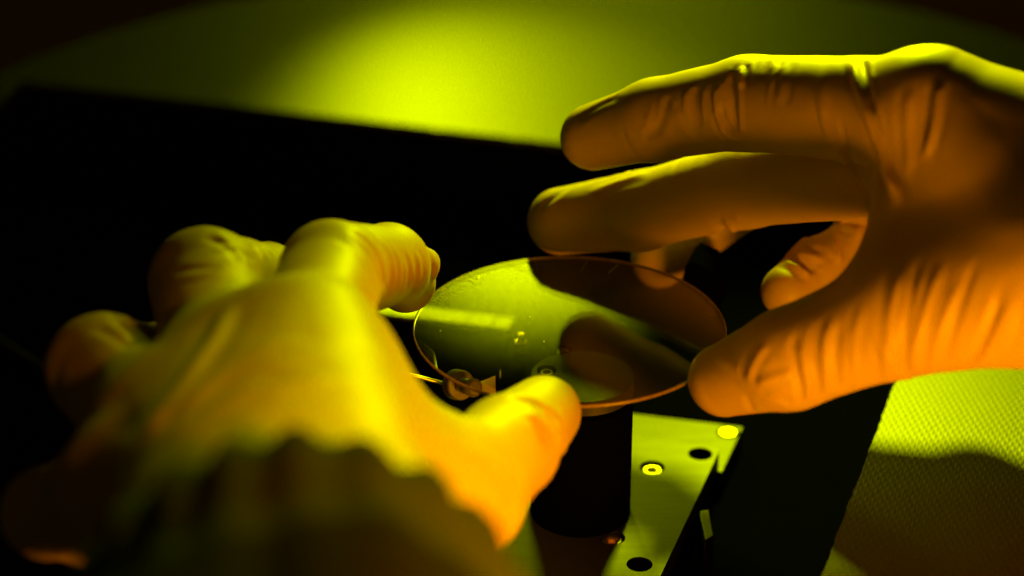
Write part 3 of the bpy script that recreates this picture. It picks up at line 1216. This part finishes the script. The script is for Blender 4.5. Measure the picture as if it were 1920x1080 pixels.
lx = [(pix(740, 488, 568), 7.5), (pix(792, 496, 574), 4.2), (pix(806, 488, 576), 1.6)]     # loose latex at the finger tip
lx2 = [(pix(762, 530, 578), 7.0), (pix(792, 540, 580), 3.0)]
specL = dict(palm=palm, kp=16.0, fingers=[(lx, 4.0), (lx2, 4.0), (li, 9.0), (lm, 8.0), (lr, 8.0), (lp, 7.0), (lt, 10.0)])
creL = [
    # tendon ridge and folds over the back of the hand
    ([(250, 860), (330, 740), (400, 640), (440, 560)], 1.0, 2.0),
    ([(300, 800), (400, 700), (520, 640), (600, 650)], 0.4, 3.0),
    ([(330, 790), (430, 720), (560, 700)], -0.4, 3.0),
    ([(360, 780), (480, 720), (640, 710)], 0.4, 3.0),
    # index
    ([(620, 445), (660, 460), (690, 500), (700, 550)], -0.25, 1.32),
    ([(650, 430), (690, 450), (715, 490), (722, 540)], -0.34, 1.21),
    ([(705, 440), (735, 470), (740, 530)], 0.25, 1.21),
    ([(755, 470), (770, 490), (765, 540)], -0.34, 1.32),
    ([(735, 460), (752, 485), (748, 540)], 0.21, 1.10),
    ([(780, 470), (790, 490), (785, 530)], 0.29, 1.10),
    # middle
    ([(380, 440), (430, 465), (455, 500)], -0.31, 1.32),
    ([(440, 432), (475, 455), (490, 485)], -0.39, 1.32),
    ([(470, 445), (500, 465), (512, 480)], 0.27, 1.10),
    ([(325, 512), (360, 503), (420, 500)], -0.27, 1.54), ([(330, 520), (380, 515), (440, 505)], 0.19, 1.54),
    ([(400, 430), (450, 470), (470, 495)], 0.19, 1.10),
    # ring
    ([(175, 612), (220, 635), (250, 655)], -0.35, 1.32),
    ([(210, 595), (245, 620), (262, 645)], -0.35, 1.21),
    ([(225, 590), (262, 612), (285, 625)], 0.27, 1.10), ([(195, 605), (240, 635)], 0.19, 1.10),
    # thumb
    ([(950, 745), (1010, 755), (1050, 790)], -0.9, 1.6),
    ([(980, 770), (1030, 800), (1045, 850)], 0.7, 1.6),
    ([(1000, 790), (1020, 830), (1020, 890)], -0.9, 1.6),
    ([(1040, 760), (1062, 800), (1055, 850)], 0.5, 1.3),
    ([(850, 850), (920, 900), (960, 970)], -0.6, 3.0),
    ([(880, 840), (950, 880), (985, 930)], 0.4, 3.0),
]
ringsL = finger_rings(li, (1, 2), 4, rnd, 0.15) + finger_rings(lm, (1, 2), 6, rnd) + finger_rings(lr, (1, 2), 6, rnd) + finger_rings(lp, (1, 2), 5, rnd) + finger_rings(lt, (1, 2), 4, rnd)
hand_l = build_hand('gloved_hand', specL, creL, ringsL, 1.4)
tag(hand_l, 'pale gloved left hand with curled fingers and dark sleeve in the foreground', 'hand')
mid = (lw1 + lw2) / 2
fd = (lf - mid) / np.linalg.norm(lf - mid)
sl = cuff_sleeve('sleeve', pix(556, 1172, 408), lf + fd * 130, 36, 54, None, seed=8)
sl.parent = hand_l
